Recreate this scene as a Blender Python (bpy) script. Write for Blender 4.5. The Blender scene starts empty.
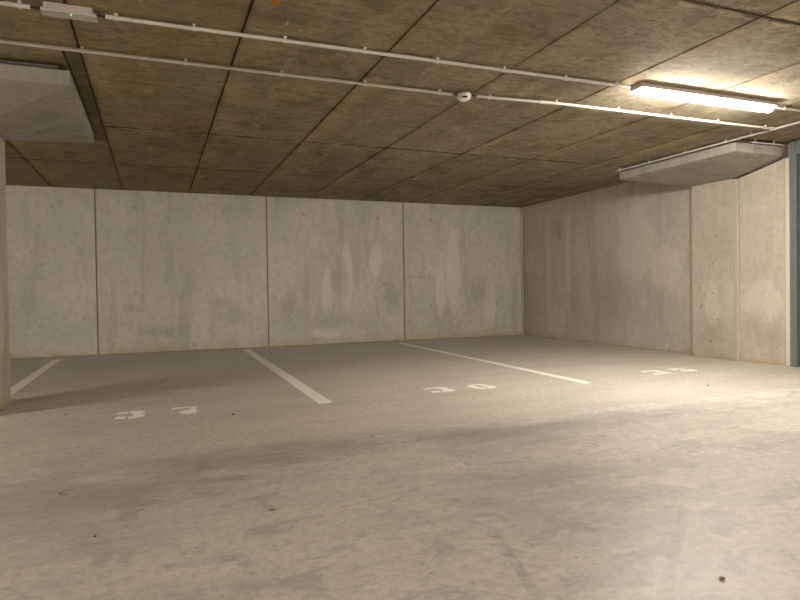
import bpy, bmesh, math, random
from mathutils import Vector, Matrix
random.seed(4)
S = 0.87                      # one modelling unit (camera height) in metres
COL = bpy.context.scene.collection
PI = math.pi

# ------------------------------------------------------------------ mesh helpers
def box(bm, x0, x1, y0, y1, z0, z1, bev=0.0, seg=2):
    t = bmesh.new()
    v = [t.verts.new(p) for p in ((x0,y0,z0),(x1,y0,z0),(x1,y1,z0),(x0,y1,z0),(x0,y0,z1),(x1,y0,z1),(x1,y1,z1),(x0,y1,z1))]
    for f in ((3,2,1,0),(4,5,6,7),(0,1,5,4),(1,2,6,5),(2,3,7,6),(3,0,4,7)):
        t.faces.new([v[i] for i in f])
    if bev:
        bmesh.ops.bevel(t, geom=t.edges[:], offset=bev, segments=seg, profile=0.5, affect='EDGES')
    merge(bm, t)

def merge(bm, t):
    t.verts.index_update()
    m = [bm.verts.new(v.co) for v in t.verts]
    for f in t.faces:
        try: bm.faces.new([m[v.index] for v in f.verts])
        except ValueError: pass
    t.free()

def hexa(bm, pts, faces=((3,2,1,0),(4,5,6,7),(0,1,5,4),(1,2,6,5),(2,3,7,6),(3,0,4,7)), bev=0):
    t = bmesh.new()
    v = [t.verts.new(p) for p in pts]
    for f in faces: t.faces.new([v[i] for i in f])
    if bev: bmesh.ops.bevel(t, geom=t.edges[:], offset=bev, segments=2, profile=0.5, affect='EDGES')
    merge(bm, t)

def tube(bm, pts, r, n=12, cap=True):
    pts = [Vector(p) for p in pts]
    rings = []
    for i, p in enumerate(pts):
        d = (pts[min(i+1, len(pts)-1)] - pts[max(i-1, 0)]).normalized()
        a = d.orthogonal().normalized() if abs(d.z) > .9 else d.cross(Vector((0,0,1))).normalized()
        b = d.cross(a).normalized()
        rings.append([bm.verts.new(p + a*math.cos(2*PI*k/n)*r + b*math.sin(2*PI*k/n)*r) for k in range(n)])
    for A, B in zip(rings, rings[1:]):
        for k in range(n): bm.faces.new((A[k], A[(k+1)%n], B[(k+1)%n], B[k]))
    if cap:
        bm.faces.new(rings[0][::-1]); bm.faces.new(rings[-1])

def lathe(bm, c, prof, n=32):
    rings = []
    for r, z in prof:
        rings.append([bm.verts.new((c[0]+r*math.cos(2*PI*k/n), c[1]+r*math.sin(2*PI*k/n), c[2]+z)) for k in range(n)] if r > 1e-6
                     else [bm.verts.new((c[0], c[1], c[2]+z))])
    for A, B in zip(rings, rings[1:]):
        for k in range(n):
            q = [A[k % len(A)], A[(k+1) % len(A)], B[(k+1) % len(B)], B[k % len(B)]]
            u = []
            for x in q:
                if x not in u: u.append(x)
            if len(u) > 2: bm.faces.new(u)

def prism(bm, poly, z0, z1):
    a = [bm.verts.new((x, y, z0)) for x, y in poly]
    b = [bm.verts.new((x, y, z1)) for x, y in poly]
    bm.faces.new(a[::-1]); bm.faces.new(b)
    n = len(poly)
    for i in range(n): bm.faces.new((a[i], a[(i+1)%n], b[(i+1)%n], b[i]))

def xprism(bm, prof, x0, x1):
    """profile in (y,z) swept along x"""
    a = [bm.verts.new((x0, y, z)) for y, z in prof]
    b = [bm.verts.new((x1, y, z)) for y, z in prof]
    bm.faces.new(a[::-1]); bm.faces.new(b)
    n = len(prof)
    for i in range(n): bm.faces.new((a[i], a[(i+1)%n], b[(i+1)%n], b[i]))

def world_origin(o):
    p = Vector(o.location)
    while o.parent: o = o.parent; p += o.location
    return p

def obj(name, bm, mat, parent=None, origin=None, smooth=False):
    bmesh.ops.recalc_face_normals(bm, faces=bm.faces[:])
    if origin is None:
        if parent is not None: origin = world_origin(parent)/S
        else:
            xs = [v.co for v in bm.verts]
            origin = Vector(((min(v.x for v in xs)+max(v.x for v in xs))/2, (min(v.y for v in xs)+max(v.y for v in xs))/2, min(v.z for v in xs)))
    origin = Vector(origin)
    for v in bm.verts: v.co = (v.co - origin)*S
    me = bpy.data.meshes.new(name); bm.to_mesh(me); bm.free()
    me.materials.append(mat)
    if smooth:
        for p in me.polygons: p.use_smooth = True
        try: me.set_sharp_from_angle(angle=math.radians(40))
        except Exception: pass
    o = bpy.data.objects.new(name, me); COL.objects.link(o)
    if parent is not None:
        o.parent = parent
        o.location = origin*S - world_origin(parent)
    else: o.location = origin*S
    return o

def tag(o, label, cat, group=None):
    o['label'] = label; o['category'] = cat
    if group: o['group'] = group
    return o
def thing(name, label, cat, loc, group=None):
    o = bpy.data.objects.new(name, None); COL.objects.link(o)
    o.location = Vector(loc)*S; o.empty_display_size = .1
    return tag(o, label, cat, group)
def struct(name, bm, mat, parent=None):
    o = obj(name, bm, mat, parent); o['kind'] = 'structure'; return o

# ------------------------------------------------------------------ material helper
class NT:
    def __init__(s, name):
        s.m = bpy.data.materials.new(name); s.m.use_nodes = True
        s.t = s.m.node_tree; s.t.nodes.clear()
        s.out = s.t.nodes.new('ShaderNodeOutputMaterial')
        s.b = s.t.nodes.new('ShaderNodeBsdfPrincipled')
        s.t.links.new(s.b.outputs[0], s.out.inputs[0])
        g = s.t.nodes.new('ShaderNodeNewGeometry')
        v = s.t.nodes.new('ShaderNodeVectorMath'); v.operation = 'SCALE'; v.inputs['Scale'].default_value = 1/S
        s.t.links.new(g.outputs['Position'], v.inputs[0]); s.P = v.outputs[0]
        sp = s.t.nodes.new('ShaderNodeSeparateXYZ'); s.t.links.new(s.P, sp.inputs[0])
        s.x, s.y, s.z = sp.outputs
    def put(s, sock, v):
        if isinstance(v, bpy.types.NodeSocket): s.t.links.new(v, sock)
        elif isinstance(v, tuple) and len(v) == 3 and sock.type == 'RGBA': sock.default_value = (*v, 1)
        else: sock.default_value = v
    def math(s, op, a, b=0.0, c=None, clamp=False):
        n = s.t.nodes.new('ShaderNodeMath'); n.operation = op; n.use_clamp = clamp
        s.put(n.inputs[0], a); s.put(n.inputs[1], b)
        if c is not None: s.put(n.inputs[2], c)
        return n.outputs[0]
    def vec(s, x, y, z):
        n = s.t.nodes.new('ShaderNodeCombineXYZ')
        for i, v in enumerate((x, y, z)): s.put(n.inputs[i], v)
        return n.outputs[0]
    def scaled(s, sx, sy, sz, off=(0,0,0)):
        n = s.t.nodes.new('ShaderNodeMapping'); s.put(n.inputs[0], s.P)
        n.inputs['Scale'].default_value = (sx, sy, sz); n.inputs['Location'].default_value = off
        return n.outputs[0]
    def noise(s, sx, sy, sz, detail=4, rough=.55, off=(0,0,0), dist=0.0):
        n = s.t.nodes.new('ShaderNodeTexNoise'); s.put(n.inputs['Vector'], s.scaled(sx, sy, sz, off))
        n.inputs['Scale'].default_value = 1; n.inputs['Detail'].default_value = detail
        n.inputs['Roughness'].default_value = rough; n.inputs['Distortion'].default_value = dist
        return n.outputs[0]
    def voro(s, sx, sy, sz, off=(0,0,0)):
        n = s.t.nodes.new('ShaderNodeTexVoronoi'); s.put(n.inputs['Vector'], s.scaled(sx, sy, sz, off))
        n.inputs['Scale'].default_value = 1
        return n.outputs['Distance'], n.outputs['Color']
    def ramp(s, v, a, b, o0=0.0, o1=1.0, smooth=True):
        n = s.t.nodes.new('ShaderNodeMapRange'); n.interpolation_type = 'SMOOTHSTEP' if smooth else 'LINEAR'
        s.put(n.inputs[0], v)
        for i, q in enumerate((a, b, o0, o1)): n.inputs[i+1].default_value = q
        return n.outputs[0]
    def mix(s, f, a, b, mode='MIX'):
        n = s.t.nodes.new('ShaderNodeMix'); n.data_type = 'RGBA'; n.blend_type = mode
        s.put(n.inputs[0], f); s.put(n.inputs[6], a); s.put(n.inputs[7], b)
        return n.outputs[2]
    def blob(s, u, v, cu, cv, ru, rv, wob=None, amp=.35, soft=(.55, 1.1)):
        """elliptic stain mask (1 inside) with a noise-broken edge"""
        a = s.math('DIVIDE', s.math('SUBTRACT', u, cu), ru)
        b = s.math('DIVIDE', s.math('SUBTRACT', v, cv), rv)
        d = s.math('SQRT', s.math('ADD', s.math('MULTIPLY', a, a), s.math('MULTIPLY', b, b)))
        if wob is not None: d = s.math('ADD', d, s.math('MULTIPLY', s.math('SUBTRACT', wob, .5), amp*2))
        return s.ramp(d, soft[0], soft[1], 1, 0)
    def add(s, *m):
        r = m[0]
        for q in m[1:]: r = s.math('ADD', r, q, clamp=True)
        return r
    def mul(s, a, b): return s.math('MULTIPLY', a, b)
    def bump(s, h, strength=.3, dist=.005):
        n = s.t.nodes.new('ShaderNodeBump'); n.inputs['Strength'].default_value = strength; n.inputs['Distance'].default_value = dist
        s.put(n.inputs['Height'], h); s.t.links.new(n.outputs[0], s.b.inputs['Normal'])
    def fin(s, color, rough=.8, spec=.3, metal=0.0):
        s.put(s.b.inputs['Base Color'], color); s.put(s.b.inputs['Roughness'], rough)
        s.b.inputs['Specular IOR Level'].default_value = spec; s.b.inputs['Metallic'].default_value = metal
        return s.m

def plain(name, col, rough=.5, metal=0.0, var=.06):
    n = NT(name)
    q = n.noise(40, 40, 40, 3)
    c = n.mix(n.ramp(q, .3, .7), tuple(x*(1-var) for x in col), tuple(min(1, x*(1+var)) for x in col))
    return n.fin(c, rough, .4, metal)

def wall_mat(name, u, base, light, dark, ties=(), stains=(), lights=(), base_band=.12, pits=.55, mo=.34):
    """cast concrete wall; u is 'x' or 'y', the horizontal axis of the wall face"""
    n = NT(name); U = n.x if u == 'x' else n.y; V = n.z
    sx, sy = (1, 1)
    big = n.noise(.8, .8, .8, 5, .6, (3,1,7))
    streak = n.noise(3.2, 3.2, .5, 6, .65, (0,5,2), .3)
    streak2 = n.noise(10, 10, 1.4, 5, .65, (5,5,1))
    mott = n.noise(4.5, 4.5, 3.2, 6, .72, (1,6,3))
    fine = n.noise(12, 12, 12, 6, .78)
    c = n.mix(n.ramp(big, .35, .65), base, light)
    c = n.mix(n.mul(n.ramp(streak, .50, .66), .60), c, dark)
    c = n.mix(n.ramp(mott, .50, .64, 0, mo), c, dark)
    c = n.mix(n.ramp(mott, .46, .36, 0, mo), c, light)
    c = n.mix(n.mul(n.ramp(streak2, .55, .7), .30), c, light)
    c = n.mix(n.ramp(fine, .42, .70, 0, .45), c, tuple(k*.85 for k in dark))
    wob = n.noise(5, 5, 3, 6, .75, (2,2,2))
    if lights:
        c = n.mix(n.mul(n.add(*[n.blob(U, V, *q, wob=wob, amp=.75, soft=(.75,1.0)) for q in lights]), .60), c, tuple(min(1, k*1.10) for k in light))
    if stains:
        c = n.mix(n.mul(n.add(*[n.blob(U, V, *q, wob=wob, amp=1.3, soft=(.1,1.1)) for q in stains]), .48), c, tuple(k*.80 for k in dark))
    # bug holes
    low = n.ramp(V, .3, 1.7, 1, .5)
    pit = 0
    for f_, th in ((6.5, .74), (11, .70)):
        d, vc = n.voro(f_, f_, f_)
        sep = n.t.nodes.new('ShaderNodeSeparateColor'); n.t.links.new(vc, sep.inputs[0])
        q = n.mul(n.ramp(d, .07, .15, 1, 0), n.ramp(sep.outputs[0], th, th+.02))
        pit = q if pit == 0 else n.math('MAXIMUM', pit, q)
    pit = n.mul(pit, low)
    c = n.mix(n.mul(pit, pits), c, tuple(k*.35 for k in dark))
    hs = pit
    if ties:
        td = n.add(*[n.blob(U, V, a, b, .045, .045, wob=wob, amp=.25, soft=(.4,1.0)) for a, b in ties])
        c = n.mix(n.mul(td, .45), c, tuple(k*.5 for k in dark))
    # dirty, yellowish splash zone above the floor
    bn = n.noise(2.5, 2.5, 4, 5, .65, (9,3,3))
    hgt = n.math('ADD', V, n.math('MULTIPLY', n.math('SUBTRACT', bn, .5), -.55))
    c = n.mix(n.ramp(hgt, -.05, base_band*1.6, .75, 0), c, (dark[0]*1.02, dark[1]*.93, dark[2]*.68))
    n.bump(n.math('SUBTRACT', n.math('MULTIPLY', fine, .4), hs), .35, .006)
    return n.fin(c, .78, .25)

# ------------------------------------------------------------------ materials
M = {}
M['wall_back'] = wall_mat('concrete_wall_back', 'x', (.61,.59,.525), (.69,.665,.60), (.49,.47,.41),
    ties=((-.31,2.48),(1.16,2.48),(-1.53,2.45),(-1.7,1.5),(2.61,2.47),(4.11,2.44),(5.23,2.44),(6.78,2.44),(5.23,.7),(6.78,.69)),
    stains=((-.4,.78,.17,.09),(1.11,.85,.25,.16),(4.9,1.28,.5,.05),(6.35,.95,.35,.35),(3.1,.45,.45,.25),(4.35,.9,.25,.45),(2.3,.75,.2,.4),(-.25,.72,.10,.05),(1.3,.6,.35,.2),(.1,.35,.5,.15),(3.3,1.25,.22,.5)),
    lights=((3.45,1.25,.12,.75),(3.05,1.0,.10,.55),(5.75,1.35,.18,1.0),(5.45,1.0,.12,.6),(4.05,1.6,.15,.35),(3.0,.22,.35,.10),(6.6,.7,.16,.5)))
M['wall_right'] = wall_mat('concrete_wall_right', 'y', (.58,.535,.475), (.65,.605,.54), (.47,.435,.38),
    stains=((10.1,2.2,.25,.35),(9.6,.8,.3,.6),(8.6,.9,.6,.5)),
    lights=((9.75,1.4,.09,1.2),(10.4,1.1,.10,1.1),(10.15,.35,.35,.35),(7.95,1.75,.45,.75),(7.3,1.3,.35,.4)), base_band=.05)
M['wall_far'] = wall_mat('concrete_wall_plain', 'y', (.58,.535,.475), (.65,.605,.54), (.47,.435,.38))
M['column'] = wall_mat('concrete_column', 'y', (.54,.49,.405), (.61,.56,.47), (.44,.395,.315), base_band=.10, pits=.55,
    lights=((6.3,.75,.14,.35),(5.6,.5,.25,.25)), stains=((5.65,.55,.3,.25),(6.35,.35,.2,.3)))
M['panel'] = wall_mat('concrete_infill', 'y', (.58,.52,.43), (.65,.595,.50), (.49,.435,.35), base_band=.10, pits=.5,
    lights=((5.55,2.0,.05,.04),(5.6,.8,.3,.3)), stains=((5.7,.55,.2,.2),(5.45,.35,.25,.2)))
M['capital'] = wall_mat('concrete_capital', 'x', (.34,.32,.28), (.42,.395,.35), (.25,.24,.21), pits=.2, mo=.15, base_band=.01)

def ceiling_mat():
    n = NT('concrete_ceiling')
    k = n.math('FLOOR', n.math('DIVIDE', n.math('ADD', n.x, .47), 1.053))
    row = n.math('ADD', n.math('GREATER_THAN', n.y, 7.1), n.math('GREATER_THAN', n.y, 9.1))
    row = n.math('ADD', row, n.math('GREATER_THAN', n.y, 2.86))
    w = n.t.nodes.new('ShaderNodeTexWhiteNoise'); w.noise_dimensions = '2D'
    n.t.links.new(n.vec(k, row, 0), w.inputs['Vector'])
    base = n.mix(n.ramp(w.outputs[0], 0, 1), (0.297,0.235,0.131), (0.366,0.312,0.210))
    big = n.noise(1.1, 1.1, 1.1, 5, .6, (4,8,1), .4)
    c = n.mix(n.ramp(big, .44, .56, 0, .9), base, (0.267,0.239,0.175))
    big2 = n.noise(1.7, 1.2, 1, 6, .65, (14,8,1), .5)
    c = n.mix(n.ramp(big2, .50, .64, 0, .6), c, (0.173,0.136,0.074))
    c = n.mix(n.ramp(big2, .46, .36, 0, .35), c, (0.465,0.393,0.262))
    rub = n.noise(2.2, 6, 1, 6, .65, (1,1,1))               # trowel streaks along x
    c = n.mix(n.ramp(rub, .46, .68, 0, .55), c, (0.415,0.340,0.214))
    rub2 = n.noise(4.5, 15, 1, 6, .78, (8,1,1))
    c = n.mix(n.ramp(rub2, .5, .64, 0, .6), c, (0.168,0.129,0.069))
    # ochre bands running along each slab, as left by the moulds
    fx = n.math('FRACT', n.math('DIVIDE', n.math('ADD', n.x, .47), 1.053))
    wv = n.noise(2, 1.4, 1, 4, .6, (3,3,3))
    bd = n.math('ABSOLUTE', n.math('SUBTRACT', n.math('ADD', fx, n.math('MULTIPLY', n.math('SUBTRACT', wv, .5), .12)), .42))
    band = n.mul(n.ramp(bd, .015, .085, 1, 0), n.ramp(n.noise(9, 3.2, 1, 6, .78, (6,2,1)), .48, .62))
    c = n.mix(n.mul(band, .55), c, (.50,.42,.27))
    grey = n.mul(n.ramp(n.x, .4, 3.6), n.ramp(n.noise(.9, .7, 1, 5, .6, (17,4,1)), .30, .55, .35, .95))
    lum = n.t.nodes.new('ShaderNodeRGBToBW'); n.put(lum.inputs[0], c)
    c = n.mix(n.mul(grey, .8), c, n.mix(1.0, n.vec(lum.outputs[0], lum.outputs[0], lum.outputs[0]), (1.17,1.03,.80), 'MULTIPLY'))
    c = n.mix(n.mul(n.ramp(fx, .03, .30, 1, 0), n.ramp(wv, .45, .62, 0, .7)), c, (0.475,0.384,0.228))
    # damp darkening next to the joints
    jd = n.math('MINIMUM', fx, n.math('SUBTRACT', 1, fx))
    c = n.mix(n.mul(n.ramp(jd, .0, .07, 1, 0), n.ramp(n.noise(4,4,1,4,.6,(1,7,1)), .35, .65, 0, .5)), c, (0.129,0.096,0.052))
    fine = n.noise(14, 20, 18, 6, .8)
    c = n.mix(n.ramp(fine, .42, .72, 0, .75), c, (0.158,0.124,0.069))
    d, vc = n.voro(11, 11, 11)
    sep = n.t.nodes.new('ShaderNodeSeparateColor'); n.t.links.new(vc, sep.inputs[0])
    pit = n.mul(n.ramp(d, .05, .12, 1, 0), n.ramp(sep.outputs[0], .66, .68))
    c = n.mix(n.mul(pit, .7), c, (.04,.03,.02))
    sp = n.mul(n.ramp(d, .03, .08, 1, 0), n.ramp(sep.outputs[1], .93, .94))
    c = n.mix(n.mul(sp, .7), c, (0.495,0.450,0.350))
    # joint lines between and across the slabs, gap shade painted dark
    jw = n.noise(5, 5, 1, 5, .7, (3,9,1))
    wj = n.math('ADD', .006, n.mul(n.ramp(jw, .42, .70), .020))
    jx = n.math('MULTIPLY', jd, 1.053)
    jy = n.math('MINIMUM', n.math('ABSOLUTE', n.math('SUBTRACT', n.y, 7.1)), n.math('ABSOLUTE', n.math('SUBTRACT', n.y, 2.86)))
    jy2 = n.math('ABSOLUTE', n.math('SUBTRACT', n.y, 9.1))
    jl = n.math('MAXIMUM', n.math('MAXIMUM', n.mul(n.math('LESS_THAN', jx, wj), .4), n.mul(n.math('LESS_THAN', jy, n.math('MULTIPLY', wj, 2.2)), .8)), n.mul(n.math('LESS_THAN', jy2, n.math('MULTIPLY', wj, 2)), .6))
    c = n.mix(jl, c, (0.099,0.072,0.039))
    hl = n.mul(n.mul(n.math('LESS_THAN', n.math('ABSOLUTE', n.math('SUBTRACT', jy, .05)), .022), n.ramp(n.noise(6, 6, 1, 5, .75, (13,9,1)), .50, .60)), .75)
    c = n.mix(hl, c, (0.495,0.422,0.288))
    # grimy make-up strip beside the left capital
    st = n.mul(n.mul(n.math('LESS_THAN', n.math('ABSOLUTE', n.math('SUBTRACT', n.x, -.53)), .065), n.math('LESS_THAN', n.math('ABSOLUTE', n.math('SUBTRACT', n.y, 6.4)), 1.4)), n.ramp(jw, .3, .6, .3, .8))
    c = n.mix(st, c, (0.129,0.110,0.079))
    wob = n.noise(22, 22, 22, 4, .6)
    c = n.mix(n.blob(n.x, n.y, .72, 3.76, .022, .045, wob, 1.2), c, (.55,.16,.01))        # rust bleed
    c = n.mix(n.blob(n.x, n.y, .84, 4.03, .010, .05, wob, .3), c, (0.495,0.450,0.332))
    n.bump(n.math('SUBTRACT', n.math('MULTIPLY', fine, .5), pit), .4, .006)
    return n.fin(c, .9, .08)
M['ceiling'] = ceiling_mat()

def floor_mat():
    n = NT('concrete_floor')
    e = n.noise(1.3, 1.3, 1, 5, .65, (2,2,1))
    ef = n.noise(7, 7, 1, 5, .7, (2,9,1))
    edge = n.math('ADD', n.y, n.math('ADD', n.math('MULTIPLY', n.math('SUBTRACT', e, .5), .55), n.math('MULTIPLY', n.math('SUBTRACT', ef, .5), .18)))
    bay = n.ramp(edge, 4.00, 4.16)
    soft = n.ramp(n.x, -.8, 1.6)
    # parking bays: smooth beige screed
    b1 = n.noise(.8, 2.2, 1, 5, .6, (5,1,1))
    bayc = n.mix(n.ramp(b1, .35, .65), (.56,.51,.435), (.63,.58,.50))
    b2 = n.noise(2.5, 6, 1, 6, .7, (7,1,1))
    bayc = n.mix(n.ramp(b2, .50, .72, 0, .35), bayc, (.69,.65,.585))
    bayc = n.mix(n.ramp(n.y, 6.2, 9.5, 0, .75), bayc, (.585,.565,.50))       # greyer tone towards the rear of the bays
    # worn grey lane
    l1 = n.noise(.7, 1.8, 1, 6, .65, (1,4,1), .3)
    lane = n.mix(n.ramp(l1, .35, .62), (.49,.46,.42), (.61,.565,.505))
    l2 = n.noise(2.3, 5, 1, 6, .7, (4,4,1), .2)
    lane = n.mix(n.ramp(l2, .50, .62, 0, .8), lane, (.66,.61,.555))
    l3 = n.noise(2.8, 4.6, 1, 6, .7, (14,4,1), .4)
    lane = n.mix(n.ramp(l3, .52, .64, 0, .75), lane, (.37,.355,.335))
    wob = n.noise(2.2, 5, 1, 6, .7, (9,9,1))
    dk = n.add(n.blob(n.x, n.y, .70, 3.85, 1.0, .50, wob, .9, (.2,1.1)), n.blob(n.x, n.y, 2.05, 3.70, .8, .45, wob, .9, (.2,1.1)),
               n.mul(n.blob(n.x, n.y, -.1, 3.4, .9, .35, wob, .9, (.2,1.1)), .7), n.mul(n.blob(n.x, n.y, 3.2, 3.75, 1.1, .30, wob, .9, (.2,1.1)), .35),
               n.mul(n.blob(n.x, n.y, 1.9, 2.75, .6, .35, wob, .9, (.2,1.1)), .5))
    streaks = n.ramp(n.noise(2, 8, 1, 6, .7, (2,7,1)), .3, .62, .45, 1)
    lane = n.mix(n.mul(n.mul(dk, streaks), .72), lane, (.26,.252,.245))
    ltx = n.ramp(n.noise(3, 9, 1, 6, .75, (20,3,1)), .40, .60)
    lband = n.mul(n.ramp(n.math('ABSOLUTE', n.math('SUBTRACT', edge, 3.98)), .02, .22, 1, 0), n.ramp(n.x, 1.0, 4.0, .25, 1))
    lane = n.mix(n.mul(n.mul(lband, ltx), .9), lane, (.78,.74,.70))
    c = n.mix(n.mul(bay, n.math('ADD', n.mul(soft, .5), .5)), lane, bayc)
    # paint smears and scuffs, long thin and along the lane
    def smear(cu, cv, ru, rv, w=.8):
        return n.mul(n.blob(n.x, n.y, cu, cv, ru, rv, wob, .9, (.4,1.0)), w)
    sm = n.add(smear(4.62,4.02,.33,.035), smear(4.70,3.80,.28,.03), smear(4.85,3.70,.2,.03,.6), smear(5.2,4.85,.12,.04,.5), smear(4.29,4.92,.12,.03,.6),
               smear(.95,3.78,.25,.03,.3), smear(2.2,5.35,.25,.04,.35), smear(3.6,6.3,.2,.03,.3), smear(2.7,4.9,.3,.05,.3))
    sc = n.ramp(n.noise(5, 26, 1, 6, .8, (1,2,8)), .40, .55)
    c = n.mix(n.mul(sm, sc), c, (.78,.74,.68))
    # faint straight scratches crossing the lane
    def scratch(x0, y0, x1, y1, w, a):
        dx, dy = x1-x0, y1-y0; L = math.hypot(dx, dy); dx /= L; dy /= L
        px = n.math('SUBTRACT', n.x, x0); py = n.math('SUBTRACT', n.y, y0)
        t = n.math('ADD', n.mul(px, dx), n.mul(py, dy))
        d = n.math('ABSOLUTE', n.math('SUBTRACT', n.mul(px, dy), n.mul(py, dx)))
        return n.mul(n.mul(n.ramp(d, w*.4, w, 1, 0), n.mul(n.ramp(t, 0, .1), n.ramp(t, L-.1, L, 1, 0))), a)
    brk = n.ramp(n.noise(9, 9, 1, 5, .7, (11,2,8)), .38, .6)
    c = n.mix(n.mul(n.add(scratch(.93,3.95,.98,2.95,.018,.5), scratch(.98,3.95,1.02,3.2,.015,.4), scratch(1.6,3.9,2.0,2.2,.02,.15), scratch(5.6,3.95,3.8,3.4,.03,.25)), brk), c, (.62,.58,.52))
    c = n.mix(n.mul(n.add(scratch(1.12,1.62,1.3,2.25,.03,.45), scratch(2.35,2.2,1.5,1.5,.03,.35), scratch(1.52,2.9,.7,2.7,.012,.5)), brk), c, (.22,.19,.16))
    # small curved tyre nick
    def arc(cx, cy, r, w, y0):
        d = n.math('SQRT', n.math('ADD', n.math('POWER', n.math('SUBTRACT', n.x, cx), 2), n.math('POWER', n.math('SUBTRACT', n.y, cy), 2)))
        return n.mul(n.ramp(n.math('ABSOLUTE', n.math('SUBTRACT', d, r)), w*.4, w, 1, 0), n.ramp(n.x, cx-.02, cx+.02, 1, 0) if y0 < 0 else n.ramp(n.y, cy-.01, cy+.02))
    c = n.mix(n.mul(n.add(arc(-.42,3.51,.045,.012,-1), arc(1.42,3.95,.06,.012,1)), .6), c, (.10,.085,.07))
    # aggregate speckle
    fine = n.noise(22, 22, 1, 6, .8)
    c = n.mix(n.ramp(fine, .42, .70, 0, .6), c, (.29,.27,.24))
    d, vc = n.voro(9, 9, 1)
    sep = n.t.nodes.new('ShaderNodeSeparateColor'); n.t.links.new(vc, sep.inputs[0])
    pit = n.mul(n.ramp(d, .03, .10, 1, 0), n.ramp(sep.outputs[0], .80, .81))
    c = n.mix(n.mul(pit, .6), c, (.10,.085,.07))
    mid = n.noise(6, 6, 1, 6, .7, (5,5,5))
    c = n.mix(n.ramp(mid, .5, .68, 0, .35), c, (.62,.58,.52))
    # dust gathered against the back wall
    c = n.mix(n.mul(n.ramp(n.math('ADD', n.y, n.mul(e, .25)), 11.30, 11.46), .7), c, (.42,.33,.20))
    n.bump(n.math('SUBTRACT', n.math('ADD', n.mul(fine, .3), n.mul(mid, .3)), n.mul(pit, .5)), .07, .005)
    r = n.ramp(l1, .3, .7, .40, .50)
    r = n.math('ADD', r, n.mul(bay, .22))
    return n.fin(c, r, .55)
M['floor'] = floor_mat()

def paint_mat():
    n = NT('worn_road_paint')
    w = n.noise(24, 24, 1, 5, .7)
    c = n.mix(n.ramp(w, .35, .7), (.95,.93,.88), (.90,.87,.80))
    w2 = n.noise(60, 60, 1, 3, .6)
    c = n.mix(n.ramp(w2, .64, .78, 0, .5), c, (.72,.68,.60))
    return n.fin(c, .6, .3)
M['paint'] = paint_mat()
M['conduit'] = plain('grey_pvc_conduit', (.62,.60,.55), .4)
M['housing'] = plain('lamp_housing', (.70,.64,.58), .45)
M['white'] = plain('white_plastic', (.80,.78,.74), .35)
M['clear'] = plain('frosted_cover', (.50,.455,.41), .35)
M['black'] = plain('black_plastic', (.015,.013,.012), .4)
M['red'] = plain('red_cable_sheath', (.26,.10,.085), .5)
M['orange'] = plain('orange_cable_sheath', (.20,.09,.05), .5)
M['steel'] = plain('galvanised_steel', (.25,.275,.29), .38, .3, .05)
M['sealant'] = plain('cream_sealant', (.74,.68,.57), .6, 0, .03)
M['dsteel'] = plain('dark_steel', (.12,.135,.145), .5, .3, .04)
M['screw'] = plain('bright_screw', (.75,.78,.8), .25, .9)
M['stone'] = plain('brown_pebble', (.20,.14,.08), .8, 0, .25)
M['leaf'] = plain('rust_flake', (.42,.20,.09), .8, 0, .2)
M['mortar'] = plain('pale_mortar', (.52,.475,.40), .9, 0, .05)
M['fillet'] = plain('ochre_mortar', (.46,.39,.27), .9, 0, .25)
M['joint'] = plain('dark_joint_filler', (.22,.18,.13), .9, 0, .25)
def glow(name, col, st):
    n = NT(name); n.b.inputs['Emission Color'].default_value = (*col, 1); n.b.inputs['Emission Strength'].default_value = st
    return n.fin((.8,.8,.8), .4)
LAMP = 285.0
M['lamp'] = glow('lit_diffuser', (1, .92, .82), LAMP)
M['led'] = glow('green_led', (.10, 1, .08), 6)

# ------------------------------------------------------------------ the setting
H = 2.77; XW = 7.36; XC = 7.45; YB = 11.35
XL = -14; YF = -7
bm = bmesh.new(); box(bm, XL-.3, XC+.3, YF-.3, YB+.3, -.3, 0); struct('floor', bm, M['floor'])

# ceiling: cast slabs with open joints under a backing
bm = bmesh.new()
g = .0065
edges = [-.47+1.053*k for k in range(-13, 8)]
xs = [XL] + [e for e in edges if XL < e < XW] + [XC]
for a, b in zip(xs, xs[1:]):
    if abs(b+.47) < .01:      # left slab row with the narrow make-up strip
        rows = [(YF, -1.2), (-1.2, 2.86), (2.86, 5.0), (7.75, 9.1), (9.1, YB)]
        box(bm, a+g, -.59-g*.8, 5.0+g*.2, 7.75-g, H, H+.05, .003, 1)
        box(bm, -.59+g*.8, b-g, 5.0+g*.2, 7.60-g, H+.012, H+.05, .003, 1)
        box(bm, -.59+g*.8, b-g, 7.60+g, 7.75-g, H+.003, H+.05, .003, 1)
    else:
        rows = [(YF, -1.2), (-1.2, 2.86), (2.86, 7.1), (7.1, 9.1), (9.1, YB)]
    for c, d in rows:
        gy = g*random.uniform(.75,1.05)
        box(bm, a+g*random.uniform(.7,1.2), b-g*random.uniform(.6,1.1), c+gy, d-gy, H+random.uniform(0,.002), H+.05, .003, 1)
box(bm, XL-.3, XC+.3, YF-.3, YB+.3, H+.03, H+.35)
struct('ceiling', bm, M['ceiling'])

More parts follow.
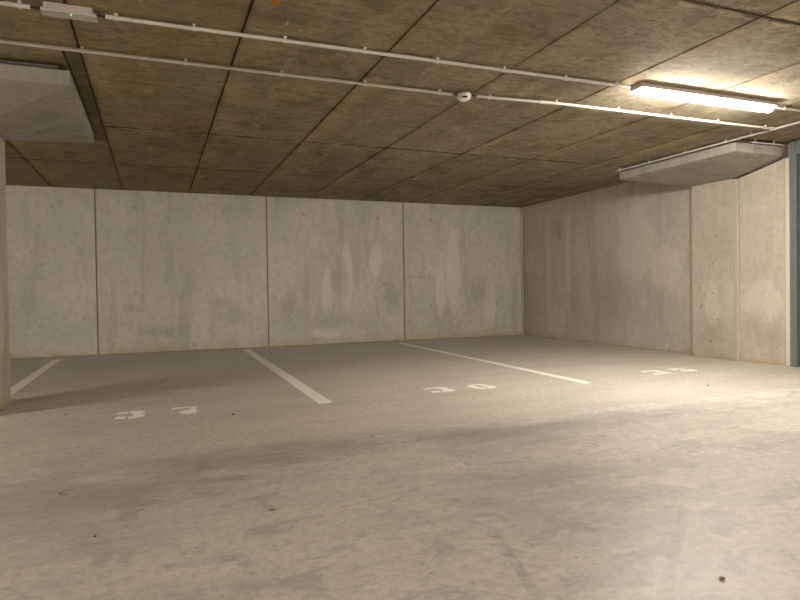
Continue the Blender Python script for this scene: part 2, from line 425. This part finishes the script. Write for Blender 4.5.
# back wall of precast panels with recessed joints
bm = bmesh.new()
pj = [XL, -9.4, -6.56, -3.73, -.90, 1.93, 4.64, XC]
for a, b in zip(pj, pj[1:]):
    box(bm, a+.010, b-(.010 if b < 7 else .0), YB, YB+.3, 0, H+.03, .006, 2)
wb = struct('wall_back', bm, M['wall_back'])
bm = bmesh.new()
for a in pj[1:-1]: box(bm, a-.02, a+.02, YB+.008, YB+.1, 0, H+.03)
f = obj('joint_filler', bm, M['joint'], wb)
bm = bmesh.new()                                                      # mortar squeezed out of two joints
for px, w in ((-.885,.012), (4.655,.014)):
    for i in range(40):
        z = i*H/40
        if random.random() < .72: box(bm, px+.0, px+w*random.uniform(.5,1.2), YB-.004, YB+.01, z, z+H/40)
obj('joint_mortar', bm, M['mortar'], wb)
bm = bmesh.new(); box(bm, 7.385, 7.43, YB-.03, YB, 0, H, .004)
struct('trim_1', bm, M['mortar'])

bm = bmesh.new(); prism(bm, [(XW,YF),(XW,6.6),(XC,YB),(XC,YB+.3),(XC+.3,YB+.3),(XC+.3,YF)], 0, H+.03); struct('wall_right', bm, M['wall_right'])
bm = bmesh.new(); box(bm, XL-.3, XL, YF-.3, YB+.3, 0, H+.03); struct('wall_left', bm, M['wall_far'])
bm = bmesh.new(); box(bm, XL, XC+.3, YF-.3, YF, 0, H+.03); struct('wall_front', bm, M['wall_far'])

# irregular mortar fillet at the foot of back and right wall
def fillet(name, along, a, b, mat, size):
    bm = bmesh.new(); n = int((b-a)/.05); prev = None
    for i in range(n+1):
        t = a+(b-a)*i/n
        d = size*(.55+.6*random.random()*random.random()+.35*math.sin(t*2.1)**2); h = d*random.uniform(.5,.9)
        if along == 'x': r = [(t, YB-d, 0), (t, YB-d*.35, h*.45), (t, YB+.001, h), (t, YB+.001, 0)]
        else:
            q = XW+(XC-XW)*(t-6.6)/(YB-6.6); r = [(q-d, t, 0), (q-d*.35, t, h*.45), (q+.001, t, h), (q+.001, t, 0)]
        r = [bm.verts.new(p) for p in r]
        if prev:
            for k in range(4): bm.faces.new((prev[k], prev[(k+1)%4], r[(k+1)%4], r[k]))
        else: bm.faces.new(r)
        prev = r
    bm.faces.new(prev[::-1]); return struct(name, bm, mat)
fillet('trim_2', 'x', -6, XC-.06, M['fillet'], .030)
fillet('trim_3', 'y', 6.75, YB-.05, M['fillet'], .022)

# ------------------------------------------------------------------ columns with flared capitals
def capital_mesh(x0, x1, y0, y1, cx0, cx1, cy0, cy1, zt=2.718, ze=2.607, zb=2.45):
    bm = bmesh.new()
    T = [(x0,y0,zt),(x1,y0,zt),(x1,y1,zt),(x0,y1,zt)]
    E_ = [(x0,y0,ze),(x1,y0,ze),(x1,y1,ze),(x0,y1,ze)]
    B = [(cx0,cy0,zb),(cx1,cy0,zb),(cx1,cy1,zb),(cx0,cy1,zb)]
    t, e, b = [[bm.verts.new(p) for p in q] for q in (T, E_, B)]
    bm.faces.new(t); bm.faces.new(b[::-1])
    for i in range(4):
        j = (i+1) % 4
        bm.faces.new((t[i], t[j], e[j], e[i]))
        bm.faces.new((e[i], e[j], b[j], b[i]))
    bmesh.ops.recalc_face_normals(bm, faces=bm.faces[:])
    bmesh.ops.bevel(bm, geom=[q for q in bm.edges if not all(abs(v.co.z-zb) < 1e-4 for v in q.verts)], offset=.007, segments=2, profile=.5, affect='EDGES')
    box(bm, x0+.09, x1-(.09 if x1 < 7 else .0), y0+.09, y1-.09, zt-.01, H)
    return bm

lc = thing('concrete_column', 'free-standing concrete column at the left edge of the photo, beside parking bay 37', 'column', (-1.46, 6.28, 0))
bm = bmesh.new(); box(bm, -1.66, -1.26, 5.95, 6.62, 0, 2.45, .02, 1); obj('shaft', bm, M['column'], lc)
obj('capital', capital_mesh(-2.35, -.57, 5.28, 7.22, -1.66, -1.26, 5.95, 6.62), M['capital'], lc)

rc = thing('concrete_column', 'shallow concrete column engaged in the right wall beneath a flared capital', 'column', (7.33, 6.3, 0))
bm = bmesh.new(); box(bm, 7.222, XW-.001, 5.97, 6.645, 0, 2.447, .006, 2); obj('shaft', bm, M['column'], rc)
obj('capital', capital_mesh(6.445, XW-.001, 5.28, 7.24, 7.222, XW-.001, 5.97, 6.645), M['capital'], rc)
bm = bmesh.new(); box(bm, 7.232, XW-.001, 5.905, 5.969, 0, 2.435, .010, 2)
obj('mortar_seam', bm, M['mortar'], rc)

# infill panel beside the engaged column, its top follows the capital slope
bm = bmesh.new()
hexa(bm, [(7.262,5.265,0),(XW-.001,5.265,0),(XW-.001,5.90,0),(7.262,5.90,0),(7.262,5.265,2.565),(XW-.001,5.265,2.565),(XW-.001,5.90,2.44),(7.262,5.90,2.44)], bev=.006)
tag(obj('infill_panel', bm, M['panel']), 'pale concrete infill panel between the right column and the grey steel door frame', 'wall panel')
bm = bmesh.new(); box(bm, 7.252, XW-.002, 5.196, 5.256, 0, 2.56, .008)
tag(obj('sealant_strip', bm, M['sealant']), 'narrow cream sealant strip between the infill panel and the steel frame', 'sealant')

# steel door frame at the right edge
df = thing('steel_door_frame', 'blue-grey steel door frame at the far right edge', 'door frame', (7.3, 5.15, 0))
bm = bmesh.new()
box(bm, 7.235, 7.25, 5.105, 5.186, .0, 2.76, .002, 1)     # flange
box(bm, 7.25, XW-.002, 5.172, 5.186, .0, 2.76)
box(bm, 7.25, 7.29, 5.105, 5.12, .0, 2.76)
box(bm, 7.227, 7.236, 5.112, 5.122, .0, 2.60)
obj('jamb', bm, M['steel'], df)
bm = bmesh.new(); box(bm, 7.265, 7.28, 4.45, 5.10, .012, 2.58, .003, 1)
for yy in (5.06, 4.8, 4.62): box(bm, 7.257, 7.266, yy-.02, yy+.02, .03, 2.56, .002, 1)
obj('door_leaf', bm, M['dsteel'], df)
bm = bmesh.new(); box(bm, 7.23, 7.35, 4.4, 5.10, 2.59, 2.76, .006, 1); obj('head_rail', bm, M['steel'], df)
for z in [.35+.27*i for i in range(9)]:
    bm = bmesh.new()
    t0 = [(7.235, 5.165, z), (7.230, 5.165, z)]
    tube(bm, t0, .008, 10); obj('screw', bm, M['screw'], df)

# ------------------------------------------------------------------ floor markings
Z0, Z1 = .0002, .0022
def stripe(p, label):
    bm = bmesh.new(); prism(bm, p, Z0, Z1)
    tag(obj('parking_line', bm, M['paint']), label, 'floor marking', 'bay divider lines')
stripe([(-1.475,5.40),(-1.36,5.40),(-1.385,10.90),(-1.50,10.90)], 'white painted bay line running past the left column to the back wall')
stripe([(1.342,5.325),(1.475,5.365),(1.545,11.05),(1.425,11.05)], 'white painted bay line between the numbers 37 and 36')
stripe([(4.155,5.19),(4.285,5.26),(4.405,10.90),(4.30,10.90)], 'white painted bay line between the numbers 36 and 35')

GL = {   # stencilled digit pieces in a unit box (x 0..1, y 0..1)
 '3': [[(0,.66),(.05,.92),(.36,1),(.38,.72)], [(0,.04),(.36,0),(.38,.28),(.05,.32)],
       [(.45,1),(.80,1),(.99,.86),(.97,.64),(.80,.52),(.58,.52),(.58,.70),(.45,.74)],
       [(.45,0),(.80,0),(1,.16),(1,.38),(.88,.50),(.58,.52),(.60,.28),(.45,.24)]],
 '7': [[(0,.76),(.04,1),(.98,1),(1,.88),(.12,.86),(.12,.74)],
       [(.80,.93),(1,.93),(.86,.58),(.90,.32),(.82,.08),(.56,0),(.30,.08),(.24,.32),(.40,.50),(.63,.56)]],
 '6': [[(.46,1),(.18,.95),(.0,.74),(0,.30),(.14,.06),(.46,0),(.46,.20),(.33,.34),(.33,.70),(.46,.82)],
       [(.54,1),(.88,.95),(.98,.74),(.70,.70),(.54,.80)],
       [(.54,.62),(.86,.58),(1,.38),(1,.18),(.84,.03),(.54,0),(.54,.20),(.66,.28),(.66,.38),(.54,.42)]],
 '5': [[(.04,1),(.04,.48),(.34,.54),(.34,.76),(.42,.78),(.42,1)], [(.50,1),(.97,1),(.97,.78),(.50,.78)],
       [(.42,.62),(.76,.62),(1,.46),(1,.18),(.82,.02),(.50,0),(.50,.22),(.66,.28),(.68,.38),(.42,.42)], [(0,.12),(.40,0),(.40,.22),(.10,.32)]],
}
def number(txt, spots, label):
    root = thing('bay_number', label, 'painted number', (sum(s[0] for s in spots)/2+.12, spots[0][1]+.15, 0), 'stencilled bay numbers')
    for ch, (x, y, w, h, rot) in zip(txt, spots):
        bm = bmesh.new()
        for poly in GL[ch]:
            q = []
            for a, b in poly:
                a = (a-.5)*w; b = (b-.5)*h
                q.append((x+w/2+a*math.cos(rot)-b*math.sin(rot), y+h/2+a*math.sin(rot)+b*math.cos(rot)))
            prism(bm, q, Z0, Z1)
        obj('digit', bm, M['paint'], root)
number('37', [(-.318,5.40,.222,.32,-.03),(.115,5.385,.225,.33,.0)], 'white stencilled number 37 on the floor of the leftmost bay')
number('36', [(2.50,5.41,.27,.30,0),(2.985,5.39,.25,.31,0)], 'white stencilled number 36 on the floor of the middle bay')
number('35', [(5.32,5.40,.27,.30,0),(5.75,5.41,.26,.30,0)], 'white stencilled number 35 on the floor near the right wall')

# ------------------------------------------------------------------ conduits
ZC = 2.742; RC = .0125
def conduit(label, pts, clips, z=ZC, r=RC):
    cx = pts[0]
    t = thing('conduit', label, 'conduit', (*pts[0], z), 'surface conduits on the ceiling')
    bm = bmesh.new(); P3 = [(x, y, z) for x, y in pts]
    tube(bm, P3, r, 12); obj('tube', bm, M['conduit'], t, smooth=True)
    a, b = Vector(pts[0]), Vector(pts[-1]); d = (b-a).normalized(); n = Vector((-d.y, d.x))
    for c in clips:
        p = a + d*(Vector(c)-a).dot(d)
        bm = bmesh.new()
        # saddle: ring around the tube plus foot to the ceiling
        w = .010
        tube(bm, [(p.x-d.x*w, p.y-d.y*w, z), (p.x+d.x*w, p.y+d.y*w, z)], r*1.35, 12)
        e = .010
        hexa(bm, [(p.x-d.x*w-n.x*e, p.y-d.y*w-n.y*e, z+r*.8), (p.x+d.x*w-n.x*e, p.y+d.y*w-n.y*e, z+r*.8),
                  (p.x+d.x*w+n.x*e, p.y+d.y*w+n.y*e, z+r*.8), (p.x-d.x*w+n.x*e, p.y-d.y*w+n.y*e, z+r*.8),
                  (p.x-d.x*w-n.x*e, p.y-d.y*w-n.y*e, H+.001), (p.x+d.x*w-n.x*e, p.y+d.y*w-n.y*e, H+.001),
                  (p.x+d.x*w+n.x*e, p.y+d.y*w+n.y*e, H+.001), (p.x-d.x*w+n.x*e, p.y-d.y*w+n.y*e, H+.001)])
        obj('clip', bm, M['conduit'], t, smooth=True)
    return t
Y1a, Y1b = 4.255, 4.20
conduit('grey conduit stub on the ceiling left of the emergency light', [(-3.85,4.28),(-.665,4.262)], [(-3.3,4.28),(-2.5,4.27),(-1.7,4.27),(-1.0,4.264),(-.72,4.262)])
conduit('grey ceiling conduit from the emergency light to the lit tube lamp', [(-.255,4.248),(3.86,4.200)],
        [(x,4.22) for x in (-.195,.27,.869,1.446,2.025,2.609,3.197,3.72)])
conduit('short grey conduit on the ceiling right of the lit tube lamp', [(5.64,4.19),(7.35,4.185)], [(5.78,4.19),(6.4,4.19),(7.0,4.19)])
conduit('long grey ceiling conduit ending left of the smoke detector', [(-4.1,4.90),(2.49,4.888)], [(x,4.87) for x in (-3.4,-2.8,-2.2,-1.6,-1.03,-.446,.248,.972,1.67,2.364)])
c2 = conduit('grey ceiling conduit from the smoke detector to the right branch', [(2.715,4.862),(3.6,4.795),(6.40,4.772)], [(x,4.79) for x in (2.85,)])
for x in (3.532,4.259,4.926,5.575,6.28):
    y = 4.795-.023*(x-3.6)/2.8; 
    bm = bmesh.new(); tube(bm, [(x-.01,y,ZC),(x+.01,y,ZC)], RC*1.35, 12); box(bm, x-.01, x+.01, y-.01, y+.01, ZC+.01, H+.001)
    obj('clip', bm, M['conduit'], c2, smooth=True)
bm = bmesh.new(); tube(bm, [(3.36,4.812,ZC),(3.45,4.806,ZC)], RC*1.3, 12); obj('coupler', bm, M['conduit'], c2, smooth=True)
bm = bmesh.new(); tube(bm, [(6.36,4.772,ZC),(6.415,4.772,ZC)], RC*1.45, 12); obj('coupler', bm, M['conduit'], c2, smooth=True)
conduit('grey conduit branch running along the edge of the right capital', [(6.43,3.2),(6.425,7.26)], [(6.43,y) for y in (7.2,6.62,6.0,5.40,5.06,4.45,3.8)])
conduit('short grey conduit over the near edge of the right capital', [(6.67,5.255),(7.21,5.245)], [(6.74,5.25),(7.05,5.25)], z=2.728, r=.010)

# red cables that leave the short conduit
bm = bmesh.new(); tube(bm, [(6.445,5.245,2.75),(6.56,5.262,2.735),(6.67,5.256,2.728)], .009, 8)
tag(obj('red_cable', bm, M['red'], smooth=True), 'short red cable between the branch conduit and capital conduit', 'cable', 'red cables')
bm = bmesh.new(); tube(bm, [(7.21,5.245,2.728),(7.228,5.245,2.70),(7.222,5.25,2.63),(7.19,5.255,2.575),(7.185,5.29,2.555)], .007, 8)
tag(obj('red_cable', bm, M['red'], smooth=True), 'red cable hanging down in front of the capital corner by the door frame', 'cable', 'red cables')
bm = bmesh.new(); tube(bm, [(7.236,5.235,2.75),(7.225,5.232,2.68),(7.205,5.24,2.60)], .005, 8)
tag(obj('red_cable', bm, M['red'], smooth=True), 'thinner red cable looping beside the steel head rail', 'cable', 'red cables')

# ------------------------------------------------------------------ luminaires
def luminaire(x0, x1, y, label):
    t = thing('tube_luminaire', label, 'ceiling light', ((x0+x1)/2, y, H), 'tube lamps on the ceiling')
    bm = bmesh.new()
    xprism(bm, [(y-.078,H-.038),(y-.062,H-.006),(y-.050,H+.003),(y+.050,H+.003),(y+.062,H-.006),(y+.078,H-.038),(y+.074,H-.043),(y-.074,H-.043)], x0+.01, x1-.01)
    obj('housing', bm, M['housing'], t)
    bm = bmesh.new()
    prof = [(y-.040,H-.043)] + [(y-.040*math.cos(a), H-.062-.024*math.sin(a)) for a in [PI*k/10 for k in range(11)]] + [(y+.040,H-.043)]
    xprism(bm, prof, x0+.028, x1-.028)
    obj('diffuser', bm, M['lamp'], t, smooth=True)
    for xx, s in ((x0, 1), (x1, -1)):
        bm = bmesh.new()
        xprism(bm, [(y-.062,H-.037),(y-.052,H-.01),(y+.052,H-.01),(y+.062,H-.037),(y+.042,H-.050),(y-.042,H-.050)], min(xx, xx+.012*s), max(xx, xx+.012*s))
        obj('end_cap', bm, M['clear'], t)
    for k in (.18, .5, .82):
        xx = x0+(x1-x0)*k
        for q in (-.080, .080):
            bm = bmesh.new(); box(bm, xx-.012, xx+.012, y+q-.004, y+q+.004, H-.046, H-.026, .002, 1)
            obj('latch', bm, M['housing'], t)
    return t
luminaire(3.92, 5.60, 4.19, 'lit white tube lamp on the ceiling at upper right')
luminaire(-5.6, -3.92, 4.28, 'lit tube lamp on the ceiling outside the left edge')
for x, w_ in ((3.6, 'rightmost'), (-.8, 'middle one'), (-5.0, 'leftmost')): luminaire(x, x+1.68, -2.9, 'unseen tube lamp for fill light on the ceiling behind the viewpoint, %s of three' % w_)  # unseen rear row placed to brighten the foreground; middle lamp added for ambient light

# emergency light
t = thing('emergency_light', 'small unlit emergency light box with a green indicator at upper left', 'emergency light', (-.455, 4.25, H))
bm = bmesh.new(); box(bm, -.592, -.325, 4.215, 4.29, H-.036, H+.003, .005, 2); obj('housing', bm, M['clear'], t, smooth=True)
bm = bmesh.new(); box(bm, -.607, -.302, 4.205, 4.30, H-.055, H-.034, .007, 3); obj('diffuser', bm, M['clear'], t, smooth=True)
bm = bmesh.new(); tube(bm, [(-.443,4.222,H-.053),(-.443,4.222,H-.058)], .0030, 12); obj('indicator_lamp', bm, M['led'], t)
bm = bmesh.new(); tube(bm, [(-.665,4.262,ZC),(-.585,4.258,ZC)], .008, 8); obj('cable', bm, M['black'], t)
bm = bmesh.new(); tube(bm, [(-.33,4.255,ZC),(-.255,4.248,ZC)], .008, 8); obj('cable', bm, M['black'], t)

# smoke detector
dx, dy = 2.598, 4.875
t = thing('smoke_detector', 'round white smoke detector on the ceiling between two conduit runs', 'smoke detector', (dx, dy, H))
bm = bmesh.new(); lathe(bm, (dx,dy,H), [(0,0),(.052,0),(.054,-.006),(.046,-.019),(0,-.019)]); obj('base', bm, M['joint'], t, smooth=True)  # base coloured dark, standing in for the shaded hollow above the cover
bm = bmesh.new(); lathe(bm, (dx,dy,H), [(.045,-.018),(.062,-.020),(.064,-.026),(.064,-.038),(.060,-.053),(.049,-.067),(.033,-.077),(.014,-.081),(0,-.0815)]); obj('cover', bm, M['white'], t, smooth=True)
dv = (Vector((0,0,0))-Vector((dx,dy,0))).normalized(); sv = Vector((-dv.y, dv.x, 0))
if sv.x < 0: sv = -sv
for a0, a1 in ((-.030,-.021), (-.012,.030)):
    bm = bmesh.new(); t0 = bmesh.new()
    n = 6
    prev = None
    for i in range(n+1):
        s_ = a0+(a1-a0)*i/n
        r_ = .0600
        dd = math.sqrt(max(r_*r_-s_*s_, 0))
        p = Vector((dx,dy,0)) + sv*s_ + dv*dd
        q = [bm.verts.new((p.x+dv.x*o_, p.y+dv.y*o_, H+z_)) for o_, z_ in ((.0020,-.051),(-.0062,-.0650),(-.02,-.0650),(-.02,-.051))]
        if prev:
            for k in range(4): bm.faces.new((prev[k], prev[(k+1)%4], q[(k+1)%4], q[k]))
        else: bm.faces.new(q)
        prev = q
    bm.faces.new(prev[::-1]); t0.free()
    obj('sensor_slot', bm, M['black'], t)
bm = bmesh.new(); tube(bm, [(2.49,4.888,ZC),(2.552,4.882,ZC)], .011, 10); obj('cable', bm, M['orange'], t, smooth=True)
bm = bmesh.new(); tube(bm, [(2.646,4.870,ZC),(2.715,4.862,ZC)], .011, 10); obj('cable', bm, M['orange'], t, smooth=True)

# ------------------------------------------------------------------ grit on the floor
def lump(name, x, y, r, mat, label, flat=.6):
    bm = bmesh.new(); bmesh.ops.create_icosphere(bm, subdivisions=2, radius=r)
    for v in bm.verts:
        v.co *= random.uniform(.8, 1.15); v.co.z *= flat; v.co.x *= 1.25
    mz = min(v.co.z for v in bm.verts)
    for v in bm.verts: v.co += Vector((x, y, -mz))
    tag(obj(name, bm, mat, smooth=True), label, 'debris', 'loose grit on the floor')
lump('pebble', 1.774, 1.516, .009, M['stone'], 'brown pebble on the floor in the lower right foreground')
lump('pebble', .577, 5.168, .010, M['stone'], 'dark grit crumb between number 37 and the bay line')
lump('pebble', -.712, 5.793, .008, M['stone'], 'dark crumb on the floor left of number 37, by the column')
lump('pebble', 5.144, 4.544, .009, M['stone'], 'dark crumb on the floor in front of number 35')
lump('pebble', -.249, 2.809, .006, M['stone'], 'dark crumb at left foreground of the lane')
lump('rust_flake', .481, 2.823, .012, M['leaf'], 'small orange-brown flake on the grey lane, left of centre', .2)

# ------------------------------------------------------------------ camera and world
cam = bpy.data.cameras.new('camera'); co = bpy.data.objects.new('camera', cam); COL.objects.link(co)
cam.lens = 27.5; cam.sensor_width = 36; cam.sensor_fit = 'HORIZONTAL'; cam.clip_start = .02
R = Matrix(((.92807848,.01886586,-.37190645),(-.37210598,.0083534,-.92815266),(-.01440371,.99978713,.01477271)))
co.matrix_world = Matrix.Translation((0,0,S)) @ R.to_4x4()
sc = bpy.context.scene; sc.camera = co
w = bpy.data.worlds.new('world'); sc.world = w; w.use_nodes = True
w.node_tree.nodes['Background'].inputs[0].default_value = (.01,.01,.01,1); w.node_tree.nodes['Background'].inputs[1].default_value = 1
sc.view_settings.view_transform = 'Standard'; sc.view_settings.look = 'None'; sc.view_settings.gamma = 1
sc.view_settings.exposure = 0; sc.view_settings.use_curve_mapping = False
